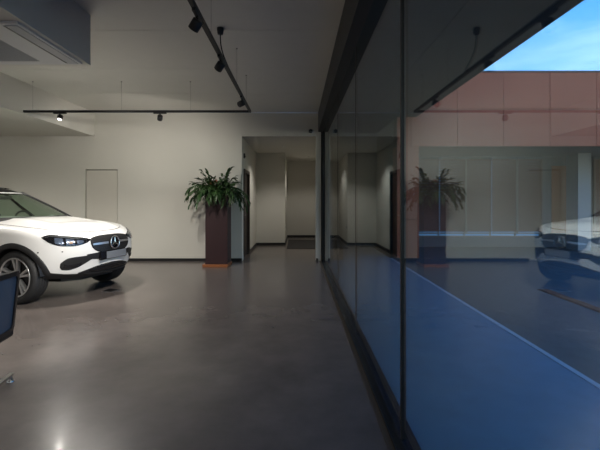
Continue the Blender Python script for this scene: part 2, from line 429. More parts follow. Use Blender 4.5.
# ------------------------------------------------------------------ small fittings
s = thing('security_camera', 'small black dome camera high on the back wall beside the beam', 'camera', (.345, YB, 3.015))
g = MB(); g.lathe([(0,0),(.045,0),(.045,-.03),(.04,-.035),(0,-.035)], 20, 'y'); g.build('wall_mount', M['metal'], s)
g = MB(); g.ball((-.03, -.065, -.005), .048); g.build('dome', M['black'], s)
s = thing('wall_detector', 'small black detector on the left wall of the corridor', 'detector', (CL, 9.60, 2.48))
MB().box(0, .035, -.04, .04, -.06, .06, .008).build('housing', M['black'], s); MB().ball((.036, 0, -.01), .016).build('sensor_eye', M['cgloss'], s)
s = thing('wall_socket', 'small grey socket plate low on the corridor corner', 'socket', (-.38, 12.72, .55))
MB().box(0, .014, -.04, .04, -.06, .06, .003).build('face_plate', M['metal'], s); MB().box(.014, .018, -.022, .022, -.03, .03).build('socket_insert', M['black'], s)
o = MB().box(-.30, .80, 11.65, 14.2, .0, .014, .004).build('door_mat', M['mat']); tag(o, 'dark doormat on the floor of the corridor recess', 'mat')
s = thing('floor_socket', 'small metal floor box with dark lid set into the concrete', 'floor socket', (-2.92, 6.28, 0), R(-14))
MB().box(-.10, .10, -.10, .10, 0, .004, .001).build('rim', M['metal'], s); MB().box(-.085, .07, -.08, .085, .004, .007, .001).build('lid', M['black'], s)

# ------------------------------------------------------------------ planter and plant
PX, PY = -1.71, 8.72
t = thing('tall_planter', 'tall square burgundy planter standing on a rusty base plate', 'planter', (PX, PY, 0))
MB().box(-.285, .25, -.30, .26, 0, .055, .004).build('base_plate', M['rust'], t)
p = MB(); a, e = .235, .21
p.box(-a, a, -a, a, .055, 1.48); 
for x0, x1, y0, y1 in ((-a,a,-a,-e),(-a,a,e,a),(-a,-e,-e,e),(e,a,-e,e)): p.box(x0,x1,y0,y1,1.48,1.52)
p.build('pot', M['planter'], t)
MB().box(-e, e, -e, e, 1.48, 1.50).build('soil', M['soil'], t)
pl = thing('leafy_plant', 'bushy green strap-leaved plant with orange flowers on the tall planter', 'plant', (PX-.03, PY, 1.56))
fo = MB()
def strap(p, d, up, L, wd, droop, n=7):
    p = Vector(p); d = Vector(d).normalized(); G = []
    side = d.cross(Vector((0,0,1)))
    if side.length < .05: side = Vector((1,0,0))
    side = (side.normalized() + Vector((random.uniform(-.4,.4), random.uniform(-.4,.4), random.uniform(-.4,.4)))).normalized()
    for i in range(n):
        f = i/(n-1); ww = wd*math.sin(PI*(.12+.86*f))**.7
        nn = side.cross(d).normalized()
        G.append([p - side*ww, p + nn*ww*.25, p + side*ww])
        d = (d + Vector((0,0,-droop/n))).normalized(); p = p + d*(L/n)
    fo.grid(G)
    return p
def frond(az, el, L, droop, nl, lw, ll):
    d = Vector((math.cos(az)*math.cos(el), math.sin(az)*math.cos(el), math.sin(el)))
    p = Vector((math.cos(az)*.10, math.sin(az)*.10, .0)); P = [p.copy()]; D = []
    n = 12
    for i in range(n):
        d = (d + Vector((0,0,-droop/n))).normalized(); p = p + d*(L/n); P.append(p.copy()); D.append(d.copy())
    fo.tube(P, [.007*(1-.7*i/n) for i in range(n+1)], 5, False)
    for k in range(nl):
        f = .25 + .75*k/(nl-1); i = min(n-1, int(f*n)); sg = 1 if k % 2 else -1
        sd = D[i].cross(Vector((0,0,1))); sd = sd.normalized() if sd.length > .05 else Vector((1,0,0))
        dd = D[i]*.8 + sd*sg*random.uniform(.3,.9) + Vector((0,0,random.uniform(-.3,.35)))
        strap(P[i+1], dd, None, ll*random.uniform(.7,1.2), lw*random.uniform(.8,1.2), random.uniform(.5,1.6))
for k in range(30):
    az = 2*PI*k/30 + random.uniform(-.12,.12); c_ = abs(math.cos(az))
    frond(az, R(random.uniform(38, 66)), random.uniform(.58,.72)*(.52+.52*c_), random.uniform(2.0,2.7), 17, .018, .19)
for k in range(18):
    az = 2*PI*k/18+.2; frond(az, R(random.uniform(25, 75)), random.uniform(.25,.45), 1.8, 14, .019, .18)
for az, el, L in ((170,62,.5),(10,66,.5),(200,50,.5),(335,50,.52),(80,72,.5),(265,68,.42),(20,78,.6),(178,74,.58),(150,60,.5),(40,55,.5),(0,80,.56),(185,82,.5)):
    frond(R(az), R(el), L*.95, .8, 15, .024, .15)
for k in range(16):
    frond(2*PI*k/16+.1, R(random.uniform(55, 80)), random.uniform(.26,.38), 1.0, 12, .022, .15)
fo.build('foliage', M['leaf'], pl, recalc=False)
for (x, y, z) in ((-.09,-.14,.23),(.05,-.14,.23),(-.02,-.06,.26)):
    g = MB(); g.tube([(x*.4, y*.4, 0), (x, y, z)], .005, 6)
    for k in range(9):
        a_ = 2*PI*k/9
        g.ball((x+.022*math.cos(a_), y+.022*math.sin(a_), z+.015*math.sin(k*2.1)), .017, 8, 6, (1,1,1.4))
    g.ball((x, y, z+.025), .02, 8, 6); g.build('flower', M['flower'], pl)

# ------------------------------------------------------------------ conference chair (mostly out of frame)
ch = thing('conference_chair', 'black conference chair with navy backrest and chrome runners in the near left corner', 'chair', (-2.25, 2.70, 0), R(8))
def shell(y0, y1, z0, z1, r, x, th, lean, crv):
    """rounded-rectangle slab facing +x, curved in plan and leaning"""
    g = MB(); n = 10; G0 = []; out = []
    pts = []
    for cx, cz, a0 in ((y1-r, z1-r, 0), (y0+r, z1-r, 90), (y0+r, z0+r, 180), (y1-r, z0+r, 270)):
        for k in range(7):
            a_ = R(a0+15*k); pts.append((cx+r*math.cos(a_), cz+r*math.sin(a_)))
    return pts
def bend(p, x, lean, crv): 
    y, z = p; return x + lean*(z-.7) - crv*(y*y)
def slab(g, outer, inner, x, th, lean, crv):
    n = len(outer); vs = []
    for P, dx in ((outer, 0), (inner, 0), (outer, -th), (inner, -th)):
        vs += [(bend(p, x, lean, crv)+dx, p[0], p[1]) for p in P]
    fs = []
    for i in range(n):
        j = (i+1) % n
        fs += [(i, j, n+j, n+i), (2*n+i, 3*n+i, 3*n+j, 2*n+j), (i, 2*n+i, 2*n+j, j), (n+i, n+j, 3*n+j, 3*n+i)]
    g.add(vs, fs)
bk = thing.__call__ if False else None
oP = shell(-.235, .235, .44, .905, .06, 0, 0, 0, 0); iP = shell(-.205, .205, .485, .870, .04, 0, 0, 0, 0)
BX, LEAN, CRV = .235, .10, .35
g = MB(); slab(g, oP, iP, BX, .035, LEAN, CRV); bo = g.build('backrest', M['cblack'], ch)
g = MB(); ny, nz = 12, 8; F = [[None]*(ny+1) for _ in range(nz+1)]; Bk = [[None]*(ny+1) for _ in range(nz+1)]
for i in range(nz+1):
    for j in range(ny+1):
        y = -.212+.424*j/ny; z = .478+.40*i/nz; x = bend((y, z), BX-.012, LEAN, CRV); F[i][j] = (x, y, z); Bk[i][j] = (x-.012, y, z)
g.grid(F); g.grid(Bk, flip=True); g.build('back_panel', M['navy'], bo)
g = MB(); g.box(-.25, .20, -.225, .225, .42, .475, .018); g.build('seat', M['cblack'], ch)
for sy in (-.245, .245):
    g = MB(); g.tube([(.15, sy, .44), (.13, sy, .66), (-.18, sy, .66), (-.20, sy, .45)], .014, 8); g.build('armrest', M['cblack'], ch)
for sx in (-.36, .075):
    g = MB(); g.box(sx-.018, sx+.018, -.43, .43, .045, .068, .004); rn = g.build('runner', M['chrome'], ch)
    for sy in (-.41, .41):
        q = MB(); q.lathe([(0,0),(.026,0),(.028,.006),(.024,.016),(.014,.02),(.014,.047),(0,.047)], 16); q.xf(Matrix.Translation((sx, sy, 0))); q.build('glide', M['chrome'], rn)
    g = MB(); g.tube([(sx, 0, .066), (sx*.5-.03, 0, .42)], .018, 10); g.build('leg', M['chrome'], ch)

# ------------------------------------------------------------------ the white car
def pch(xs, ys):
    xs = np.array(xs, float); ys = np.array(ys, float); h = np.diff(xs); d = np.diff(ys)/h
    m = np.zeros(len(xs)); m[0] = d[0]; m[-1] = d[-1]
    for i in range(1, len(xs)-1):
        m[i] = 0 if d[i-1]*d[i] <= 0 else 2*d[i-1]*d[i]/(d[i-1]+d[i])
    def f(x):
        x = min(max(x, xs[0]), xs[-1]); i = int(min(max(np.searchsorted(xs, x)-1, 0), len(h)-1))
        t = (x-xs[i])/h[i]; a = (1+2*t)*(1-t)**2; b = t*(1-t)**2; c = t*t*(3-2*t); e = t*t*(t-1)
        return float(a*ys[i]+b*h[i]*m[i]+c*ys[i+1]+e*h[i]*m[i+1])
    return f
LEN = 4.41
zb = pch([0,.5,1.0,3.2,3.9,4.41], [.31,.335,.27,.27,.30,.33])
ze = pch([0,.2,.5,.9,1.3,2.2,3.2,4.2,4.41], [.895,.925,.98,1.015,1.03,1.04,1.06,1.09,1.09])
zc = pch([0,.75,1.3,2,4.41], [.95,1.062,1.125,1.13,1.13])
s0 = pch([0,.12,.3,.55,.8,.92,1], [.15,.075,.035,0,.015,.055,.115])
si = pch([0,.12,.3,.5,.7,.85,.94,1], [.06,.02,.004,.0,.0,.012,.032,.065])
r0 = pch([0,.2,.45,.7,1], [.15,.03,0,.04,.12])
w0 = pch([0,.9,2.2,3.5,4.41], [.905,.91,.895,.91,.89])
AF, AR, PF, QF = .9, .75, 2.4, 2.4
def cpow(x, e): return max(x, 0)**e
def peri(kind, a, v):
    """body wall: kind f (front, a=phi 0..90), m (a=s), r (rear, a=phi 90..0) -> (s, lat>=0, z)"""
    if kind == 'f':
        ph = R(a); A = AF - s0(v); s = s0(v) + A*(1-cpow(math.cos(ph), 2/PF)); lat = (w0(s)-si(v))*cpow(math.sin(ph), 2/QF)
        sb = AF*(1-cpow(math.cos(ph), 2/PF))
    elif kind == 'm':
        s = a; sb = s; lat = w0(s)-si(v)
    else:
        ph = R(a); A = AR - r0(v); s = LEN - r0(v) - A*(1-cpow(math.cos(ph), 2/2.8)); lat = (w0(s)-si(v))*cpow(math.sin(ph), 2/2.8)
        sb = LEN - AR*(1-cpow(math.cos(ph), 2/2.8))
    z = zb(sb) + v*(ze(sb)-zb(sb))
    return (s, lat, z)
def vat(kind, a, z):
    if kind == 'f': sb = AF*(1-cpow(math.cos(R(a)), 2/PF))
    elif kind == 'm': sb = a
    else: sb = LEN - AR*(1-cpow(math.cos(R(a)), 2/2.8))
    return (z-zb(sb))/(ze(sb)-zb(sb))
FPH = [90*i/46 for i in range(47)]
MS = [AF + (LEN-AR-AF)*i/120 for i in range(1, 120)]
RPH = [90*(1-i/22) for i in range(23)]
path = [('f', a) for a in FPH] + [('m', s) for s in MS] + [('r', a) for a in RPH]
def CO(s, lat, z): return (2.2-s, lat, z)
def both(mb, G, keep=None):
    mb.grid(G, keep=keep, flip=False); mb.grid([[(p[0], -p[1], p[2]) for p in row] for row in G], keep=keep, flip=True)
WF, WR, WZ, WRAD, ARCH = .83, .88+2.729, .358, .358, .405
TH = -15.5
fw = Vector((math.cos(R(TH)), math.sin(R(TH)), 0)); NOSE = Vector((-2.775, 6.06, 0))
CS = 1.02
car = thing('car', 'white compact SUV with black trim parked on the left of the showroom', 'car', NOSE - fw*2.2*CS, R(TH)); car.scale = (CS, CS, CS)
# lower body shell
NV = 34; grid = []; sz = []
for k_, a in path:
    row = [peri(k_, a, j/NV) for j in range(NV+1)]; sz.append(row); grid.append([CO(*p) for p in row])
def keepb(i, j):
    s = sum(sz[a][b][0] for a in (i, i+1) for b in (j, j+1))/4; z = sum(sz[a][b][2] for a in (i, i+1) for b in (j, j+1))/4
    for wc in (WF, WR):
        if (s-wc)**2 + (z-WZ)**2 < (ARCH+.012)**2: return False
    return True
body = MB(); both(body, grid, keepb)
# top deck: fender strip, hood and hidden deck under the greenhouse
def top(k_, a, t, off=0):
    s, lat, z = peri(k_, a, 1.0)
    cs = min(max(s, .75), 3.75); g = 1-(1-t)**2.4
    zz = z + (zc(cs)-z)*g
    # power dome
    l2 = lat*(1-t); s2 = s+(cs-s)*t
    zz += .012*math.exp(-((l2-.42)/.07)**2)*min(1, max(0, (s2-.15)/.4)) if s2 < 1.5 else 0
    return (s2, l2, zz+off)
TS = [0,.015,.03,.05,.075,.10]
strip = [[CO(*top(k_, a, t)) for t in TS] for k_, a in path]; both(body, strip)
hidx = [i for i, (k_, a) in enumerate(path) if k_ == 'f' or (k_ == 'm' and a < 1.50)]
rest = [i for i, (k_, a) in enumerate(path) if i >= hidx[-1]]
T2 = [.10,.2,.35,.5,.7,.85,1]
both(body, [[CO(*top(*path[i], t)) for t in T2] for i in rest])
body.build('body', M['white'], car, weld=True)
hood = MB(); T3 = [.112] + [.13+.87*i/16 for i in range(17)]
both(hood, [[CO(*top(*path[i], t, .003)) for t in T3] for i in hidx])
hood.build('hood', M['white'], car, weld=True)
und = MB(); both(und, [[CO(*top(*path[i], t, -.012)) for t in (.05,.1,.2,.4)] for i in hidx]); und.build('hood_gap', M['clad'], car)
MB().prism([(2.2-.30,-.30),(2.2-.30,.30),(2.2-.45,.52),(2.2-.75,.55),(2.2-4.1,.55),(2.2-4.1,-.55),(2.2-.75,-.55),(2.2-.45,-.50)], .25, .36).build('underbody', M['clad'], car)
# wheel wells
for wc in (WF, WR):
    for sg in (1, -1):
        g = MB(); G = []
        for k_ in range(25):
            a_ = R(4+172*k_/24); G.append([(2.2-wc+ARCH*math.cos(a_), sg*l, WZ+ARCH*math.sin(a_)) for l in (.60,.86)])
        g.grid(G); g.prism([(2.2-wc+ARCH*math.cos(R(4+172*k_/24)), WZ+ARCH*math.sin(R(4+172*k_/24))) for k_ in range(25)], sg*.58, sg*.60, 'y')
        g.build('wheel_well', M['clad'], car)
def lat_at(s, z):
    v = min(max((z-zb(s))/(ze(s)-zb(s)), 0), 1)
    if s < AF:
        A = AF - s0(v); c = max(0, min(1, (A+s0(v)-s)/A)); ph = math.acos(min(1, c**(PF/2))); return (w0(s)-si(v))*cpow(math.sin(ph), 2/QF)
    if s > LEN-AR:
        A = AR - r0(v); c = max(0, min(1, (s-(LEN-r0(v)-A))/A)); ph = math.acos(min(1, c**(2.8/2))); return (w0(s)-si(v))*cpow(math.sin(ph), 2/2.8)
    return w0(s)-si(v)
for wc in (WF, WR):
    for sg in (1, -1):
        G = []; n = 44
        for k_ in range(n+1):
            a_ = R(-3+186*k_/n); row = []
            for r_, o_ in ((ARCH-.012,-.035),(ARCH-.012,.010),(ARCH,.018),(ARCH+.052,.014),(ARCH+.060,.006),(ARCH+.060,-.03)):
                s = wc - r_*math.cos(a_); z = WZ + r_*math.sin(a_)
                row.append(CO(s, sg*(lat_at(min(max(s,.30),4.2), max(z, .30))+o_), z))
            G.append(row)
        MB().grid(G).build('wheel_arch_trim', M['clad'], car)
# generic conforming overlay on the front/side wall
def skin(ph_list, zlo, zhi, off, rows=8, kind='f', name='panel', material=None, parent=None, sides=(1, -1), depth=.02, mirror_join=False):
    g = MB()
    for sg in sides:
        G = []
        for a in ph_list:
            l, h = zlo(a), zhi(a); col = []
            for j in range(rows+1):
                z = l+(h-l)*j/rows; v = min(max(vat(kind, a, z), 0), 1)
                P = Vector(peri(kind, a, v)); e = 1e-3
                if kind == 'f':
                    Pa = Vector(peri(kind, min(a+.5, 90), v)); Pb = Vector(peri(kind, max(a-.5, 0), v))
                else: Pa = Vector(peri(kind, a+.01, v)); Pb = Vector(peri(kind, a-.01, v))
                Pu = Vector(peri(kind, a, min(v+.01, 1))); Pd = Vector(peri(kind, a, max(v-.01, 0)))
                nr = (Pa-Pb).cross(Pu-Pd)
                nr.normalize()
                if nr.y < 0 or (abs(nr.y) < .3 and nr.x > 0): nr = -nr
                col.append((P, nr))
            G.append(col)
        F = [[CO(*(P+nr*off)) for P, nr in c] for c in G]; B_ = [[CO(*(P+nr*(off-depth))) for P, nr in c] for c in G]
        S = lambda p: (p[0], sg*p[1], p[2])
        F = [[S(p) for p in r] for r in F]; B_ = [[S(p) for p in r] for r in B_]
        g.grid(F)
        # rim
        loop = [(i, 0) for i in range(len(F))] + [(len(F)-1, j) for j in range(1, rows+1)] + [(i, rows) for i in range(len(F)-2, -1, -1)] + [(0, j) for j in range(rows-1, 0, -1)]
        L0 = [F[i][j] for i, j in loop]; L1 = [B_[i][j] for i, j in loop]
        g.grid([L0+[L0[0]], L1+[L1[0]]], smooth=False)
    return g.build(name, material, parent)
def lin(a, b, n): return [a+(b-a)*i/n for i in range(n+1)]
def lp(xs, ys): 
    return lambda a: float(np.interp(a, xs, ys))
# grille
gt = pch([0,8,16,20,20.8],[.880,.878,.864,.843,.805]); gb = pch([0,10,15,19,20.8],[.655,.655,.672,.72,.78])
gr = skin(lin(0, 20.8, 22), gb, gt, .006, 8, name='grille', material=M['base'], parent=car)
hi = pch([0,8,18,26],[.785,.785,.780,.77]); lo_ = pch([0,8,18,26],[.758,.758,.756,.758])
skin(lin(4.5, 19, 14), lo_, hi, .020, 3, name='grille_bar', material=M['alu'], parent=gr, sides=(1,))
skin(lin(4.5, 19, 14), lo_, hi, .020, 3, name='grille_bar', material=M['alu'], parent=gr, sides=(-1,))
# grille studs (diamond pattern)
st = MB()
for r_ in range(6):
    z = .675+.034*r_
    for c_ in range(12):
        a = 1.2+2.1*c_+(1.05 if r_ % 2 else 0)
        if a > 18 or not (gb(a)+.012 < z < gt(a)-.012) or abs(z-.77) < .02: continue
        P = peri('f', a, vat('f', a, z))
        for sg in (1, -1): st.ball((2.2-P[0]+.008, sg*P[1], z), .0045, 6, 4)
st.build('grille_stud', M['gap'], gr)['kind'] = 'stuff'
# frame around the grille
rim = MB()
for sg in (1, -1):
    pts = []
    for a in lin(0, 20.8, 26): P = peri('f', a, vat('f', a, gt(a))); pts.append((2.2-P[0]+.006, sg*P[1], P[2]))
    for a in reversed(lin(0, 20.8, 26)): P = peri('f', a, vat('f', a, gb(a))); pts.append((2.2-P[0]+.006, sg*P[1], P[2]))
    rim.tube(pts, .005, 6)
rim.build('grille_frame', M['cgloss'], gr)
# emblem: ring with a three-pointed star
em = MB(); n = 40; G = []
for k_ in range(n+1):
    a_ = 2*PI*k_/n; G.append([(0+.011*math.sin(2*PI*j/8), (.088+.011*math.cos(2*PI*j/8))*math.cos(a_), (.088+.011*math.cos(2*PI*j/8))*math.sin(a_)) for j in range(9)])
em.grid(G)
for k_ in range(3):
    a_ = PI/2+2*PI*k_/3; c_, s_ = math.cos(a_), math.sin(a_)
    em.add([(.016,0,0),(.004,c_*.086,s_*.086),(.0,c_*.016-s_*.014,s_*.016+c_*.014),(.0,c_*.016+s_*.014,s_*.016-c_*.014)], [(0,1,2),(0,3,1),(1,3,2)])
em.xf(Matrix.Translation((2.2+.022, 0, .77)) @ Matrix.Rotation(R(-4), 4, 'Y'))
em.build('emblem', M['chrome'], gr)
bd = MB(); bd.lathe([(0,-.004),(.083,-.004),(.083,-.02)], 32); bd.xf(Matrix.Translation((2.2+.022, 0, .77)) @ Matrix.Rotation(R(90), 4, 'Y')); bd.build('emblem_base', M['cgloss'], gr)
# headlights
ht = pch([20,26,36,46,56,63],[.845,.868,.890,.913,.925,.900]); hb = pch([20,26,36,45,54,61,63],[.830,.790,.765,.770,.805,.865,.890])
for sg in (1, -1):
    hl = skin(lin(20.3, 63, 26), hb, ht, .004, 6, name='headlight', material=M['cgloss'], parent=car, sides=(sg,))
    skin(lin(24, 60, 22), lambda a: ht(a)-.030, lambda a: ht(a)-.014, .012, 2, name='light_strip', material=M['chrome'], parent=hl, sides=(sg,))
    for a0, a1 in ((27,33),(35.5,42.5),(45,52)):
        skin(lin(a0, a1, 6), lambda a: hb(a)+.018, lambda a: ht(a)-.040, .010, 3, name='projector', material=M['led'], parent=hl, sides=(sg,))
    skin(lin(37, 40, 4), lambda a: hb(a)+.03, lambda a: hb(a)+.06, .014, 2, name='indicator', material=M['amber'], parent=hl, sides=(sg,))
    skin(lin(21.5, 62, 24), lambda a: hb(a)+.004, lambda a: ht(a)-.004, .020, 5, name='lens', material=M['lens'], parent=hl, sides=(sg,))
def vzb(a): return zb(AF*(1-cpow(math.cos(R(a)), 2/PF)))
# front intakes (outer), lower grille and black chin
for sg in (1, -1):
    it = pch([16,20,26,34,41,45,47],[.632,.628,.622,.618,.605,.57,.54]); ib = pch([16,20,26,33,40,45,47],[.590,.565,.51,.462,.445,.452,.49])
    it_ = skin(lin(16, 47, 24), ib, it, .004, 6, name='bumper_intake', material=M['clad'], parent=car, sides=(sg,))
    skin(lin(29, 44, 12), lambda a: ib(a)+.02+.001*(a-29), lambda a: ib(a)+.055+.0015*(a-29), .016, 3, name='intake_fin', material=M['cgloss'], parent=it_, sides=(sg,))
ct = pch([0,14,24,26],[.655,.650,.640,.632]); cbm = pch([0,14,24,26],[.548,.556,.58,.59])
skin(lin(0, 25, 16), cbm, ct, .004, 4, name='bumper_band', material=M['clad'], parent=car)
lt = pch([0,10,18,25,30],[.478,.465,.438,.41,.39]); lb = lp([0,10,18,25,30],[.34,.345,.35,.365,.38])
lg = skin(lin(0, 30, 24), lb, lt, .004, 6, name='lower_grille', material=M['clad'], parent=car)
skin(lin(0, 20, 20), lambda a: lb(a)+.045, lambda a: lb(a)+.062, .014, 2, name='grille_slat', material=M['cgloss'], parent=lg)
skin(lin(0, 13, 16), lambda a: lb(a)+.082, lambda a: lb(a)+.098, .012, 2, name='grille_slat', material=M['cgloss'], parent=lg)
skin(lin(0, 24, 18), lambda a: lb(a)-.012, lambda a: lb(a)+.014, .018, 2, name='skid_plate', material=M['clad'], parent=lg)
skin(lin(0, 72, 40), lambda a: vzb(a)+.004, lp([0,30,42,54,64,72],[.36,.375,.39,.42,.46,.52]), .007, 4, name='bumper_lip', material=M['clad'], parent=car)
for sg in (1, -1): skin([1.30+ (3.15-1.30)*i/30 for i in range(31)], lambda a: .275, lambda a: .40, .008, 4, kind='m', name='side_skirt', material=M['clad'], parent=car, sides=(sg,))
skin(lin(0, 88, 30), lambda a: .335, lambda a: .47, .008, 4, kind='r', name='rear_bumper_lip', material=M['clad'], parent=car)
# tow / sensor dots
for a in (66, 46):
    for sg in (1, -1):
        P = peri('f', a, vat('f', a, .70)); MB().ball((2.2-P[0], sg*P[1], .70), .009, 8, 6).build('parking_sensor', M['clad'], car)
# licence plate
br = MB(); br.box(2.2-.03, 2.2+.012, -.27, .27, .535, .655, .006); bo = br.build('plate_bracket', M['cgloss'], car)
MB().box(2.2+.012, 2.2+.016, -.16, .25, .543, .648, .001).build('plate', M['plate'], bo)
# tail lamps
for sg in (1, -1):
    skin(lin(42, 86, 16), lambda a: .93, lambda a: 1.03, .006, 3, kind='r', name='tail_light', material=M['red'], parent=car, sides=(sg,))
# doors: seams and handles
for s_ in (1.42, 2.50, 3.42):
    for sg in (1, -1):
        pts = [CO(s_ + (.12*(1-v) if s_ > 3 else 0)*1.0, sg*(lat_at(s_, zb(s_)+v*(ze(s_)-zb(s_)))+.001), zb(s_)+v*(ze(s_)-zb(s_))) for v in lin(.12, .98, 14)]
        MB().tube(pts, .004, 5).build('door_seam', M['clad'], car)
for s_ in (2.30, 3.25):
    for sg in (1, -1):
        L_ = lat_at(s_, .90); MB().box(2.2-s_-.10, 2.2-s_+.10, sg*L_-.005, sg*L_+.03, .885, .915, .008).build('door_handle', M['white'], car)
# greenhouse
ghw = lambda v: .825 - .225*v**1.12
ghf = pch([0,.5,1],[1.13,1.66,2.24]); ghr = pch([0,.5,1],[4.30,4.16,3.85])
ghz = lambda v, s: 1.02 + .50*v
def gh(kind, a, v):
    if kind == 'f': ph = R(a); A = .45-.12*v; s = ghf(v)+A*(1-cpow(math.cos(ph), 1.0)); lat = ghw(v)*cpow(math.sin(ph), .82)
    elif kind == 'm':
        f0 = ghf(v)+.45-.12*v; f1 = ghr(v)-.32; s = f0+(f1-f0)*a; lat = ghw(v)
    else: ph = R(a); s = ghr(v)-.32*(1-cpow(math.cos(ph), .8)); lat = ghw(v)*cpow(math.sin(ph), .8)
    return (s, lat, 1.02+.50*v - .02*max(0, s-3.2))
def ghp(seq, v0, v1, name, material, sides=(1,), join=False, off=0, nv=12, th=0):
    g = MB()
    for sg in sides:
        G = [[CO(p[0], sg*p[1], p[2]) for p in (gh(k_, a, v0+(v1-v0)*j/nv) for j in range(nv+1))] for k_, a in seq]
        g.grid(G)
    return g.build(name, material, car, weld=True)
fs = lambda a0, a1, n=14: [('f', a) for a in lin(a0, a1, n)]
ms = lambda a0, a1, n=10: [('m', a) for a in lin(a0, a1, n)]
rs = lambda a0, a1, n=12: [('r', a) for a in lin(a0, a1, n)]
ghp(fs(0, 55, 20), .23, .965, 'windshield', M['cglass'], (1, -1))
ghp(fs(0, 66, 20), 0, .23, 'cowl', M['clad'], (1, -1))
ghp(fs(0, 55, 20), .965, 1.0, 'windshield_header', M['white'], (1, -1))
for sg in (1, -1):
    ghp(fs(55, 72), 0, 1, 'pillar', M['clad'], (sg,))
    ghp(fs(72, 90)+ms(.01, .30), .06, .93, 'side_window', M['cglass'], (sg,))
    ghp(ms(.30, .36, 3), 0, 1, 'pillar', M['cgloss'], (sg,))
    ghp(ms(.36, .74), .06, .93, 'side_window', M['cglass'], (sg,))
    ghp(ms(.74, 1.0)+rs(90, 62), 0, 1, 'pillar', M['white'], (sg,))
    ghp(fs(72, 90)+ms(.01, .74, 20), 0, .06, 'window_trim', M['chrome'], (sg,))
    ghp(fs(72, 90)+ms(.01, .74, 20), .93, 1, 'window_frame', M['cgloss'], (sg,))
ghp(rs(62, 0), .0, .15, 'tailgate_panel', M['white'], (1, -1)); ghp(rs(62, 0), .15, .88, 'rear_window', M['cglass'], (1, -1)); ghp(rs(62, 0), .88, 1, 'tailgate_panel', M['white'], (1, -1))
for sg in (1, -1):
    pts = [gh('f', 62, v) for v in lin(.05, .97, 12)] + [gh('f', a, .985) for a in (68, 76, 84)] + [gh('m', a, .985) for a in lin(.02, .8, 14)]
    MB().tube([CO(p[0]-.004, sg*(p[1]+.004), p[2]+.004) for p in pts], .02, 8).build('pillar_trim', M['clad'], car)
rf = MB(); seq = fs(0, 90, 20)+ms(.01, 1, 24)+rs(90, 0, 14)
rz = pch([2.2,2.4,2.9,3.4,3.8],[1.565,1.598,1.612,1.602,1.575])
RG = []
for k_, a in seq:
    p = gh(k_, a, 1.0); cs = min(max(p[0], 2.45), 3.55); row = []
    for t in lin(0, 1, 12):
        g_ = 1-(1-t)**2.2; row.append(CO(p[0]+(cs-p[0])*t, p[1]*(1-t), p[2]+(rz(cs)-p[2])*g_))
    RG.append(row)
both(rf, RG); rf.build('roof', M['cgloss'], car, weld=True)
for sg in (1, -1):
    g = MB(); g.tube([CO(2.75, sg*.565, 1.53), CO(2.82, sg*.57, 1.56), CO(3.0, sg*.58, 1.575), CO(3.4, sg*.575, 1.57), CO(3.72, sg*.565, 1.555), CO(3.78, sg*.56, 1.52)], .016, 8); g.build('roof_rail', M['cgloss'], car)
sr = MB(); G = []
for s_ in lin(2.42, 3.4, 16):
    G.append([CO(s_, l, rz(s_)+.010-.085*(l/.6)**2.4 if True else 0) for l in [abs(q) for q in (.0,.1,.2,.3,.38)]])
G2 = [[(p[0], p[1], p[2]) for p in r] for r in G]; both(sr, G2); sr.build('sunroof', M['cgloss'], car)
# mirrors
for sg in (1, -1):
    g = MB(); g.ball((2.2-2.2, sg*.97, 1.06), .088, 16, 10, (.62, 1.15, .72)); mo = g.build('door_mirror', M['white'], car)
    g = MB(); g.tube([(2.2-2.2, sg*.84, 1.02), (2.2-2.2, sg*.93, 1.06)], .03, 8); g.build('mirror_stalk', M['clad'], mo)
    g = MB(); g.ball((2.2-2.245, sg*.97, 1.06), .075, 14, 8, (.35, 1.15, .72)); g.build('mirror_glass', M['chrome'], mo)
# interior
MB().box(2.2-2.0, 2.2-1.52, -.70, .70, .70, 1.05, .05).build('dashboard', M['seat'], car)
g = MB(); n = 36; G = []
for k_ in range(n+1):
    a_ = 2*PI*k_/n; G.append([(.016*math.sin(2*PI*j/8), (.175+.016*math.cos(2*PI*j/8))*math.cos(a_), (.175+.016*math.cos(2*PI*j/8))*math.sin(a_)) for j in range(9)])
g.grid(G)
for a_ in (0, PI, -PI/2): g.tube([(0,0,0), (0, .17*math.cos(a_), .17*math.sin(a_))], .018, 8)
g.ball((.0,0,0), .055, 12, 8, (.6,1,1)); g.xf(Matrix.Translation((2.2-2.10, .36, 1.04)) @ Matrix.Rotation(R(-22), 4, 'Y')); g.build('steering_wheel', M['seat'], car)
for sy in (.37, -.37):
    g = MB(); g.box(2.2-2.90, 2.2-2.38, sy-.25, sy+.25, .45, .62, .06); se = g.build('front_seat', M['seat'], car)
    q = MB(); q.box(-.07, .07, -.24, .24, 0, .62, .05); q.xf(Matrix.Translation((2.2-2.86, sy, .55)) @ Matrix.Rotation(R(-14), 4, 'Y')); q.build('backrest', M['seat'], se)
    q = MB(); q.box(-.05, .05, -.13, .13, 0, .19, .04); q.xf(Matrix.Translation((2.2-3.02, sy, 1.20)) @ Matrix.Rotation(R(-10), 4, 'Y')); q.build('headrest', M['seat'], se)
MB().box(2.2-3.95, 2.2-3.45, -.62, .62, .45, 1.10, .06).build('rear_seat', M['seat'], car)
MB().box(2.2-2.14, 2.2-2.10, -.12, .12, 1.40, 1.46, .012).build('rear_view_mirror', M['seat'], car)
MB().box(2.2-4.1, 2.2-1.5, -.78, .78, .40, .45).build('cabin_floor', M['seat'], car)
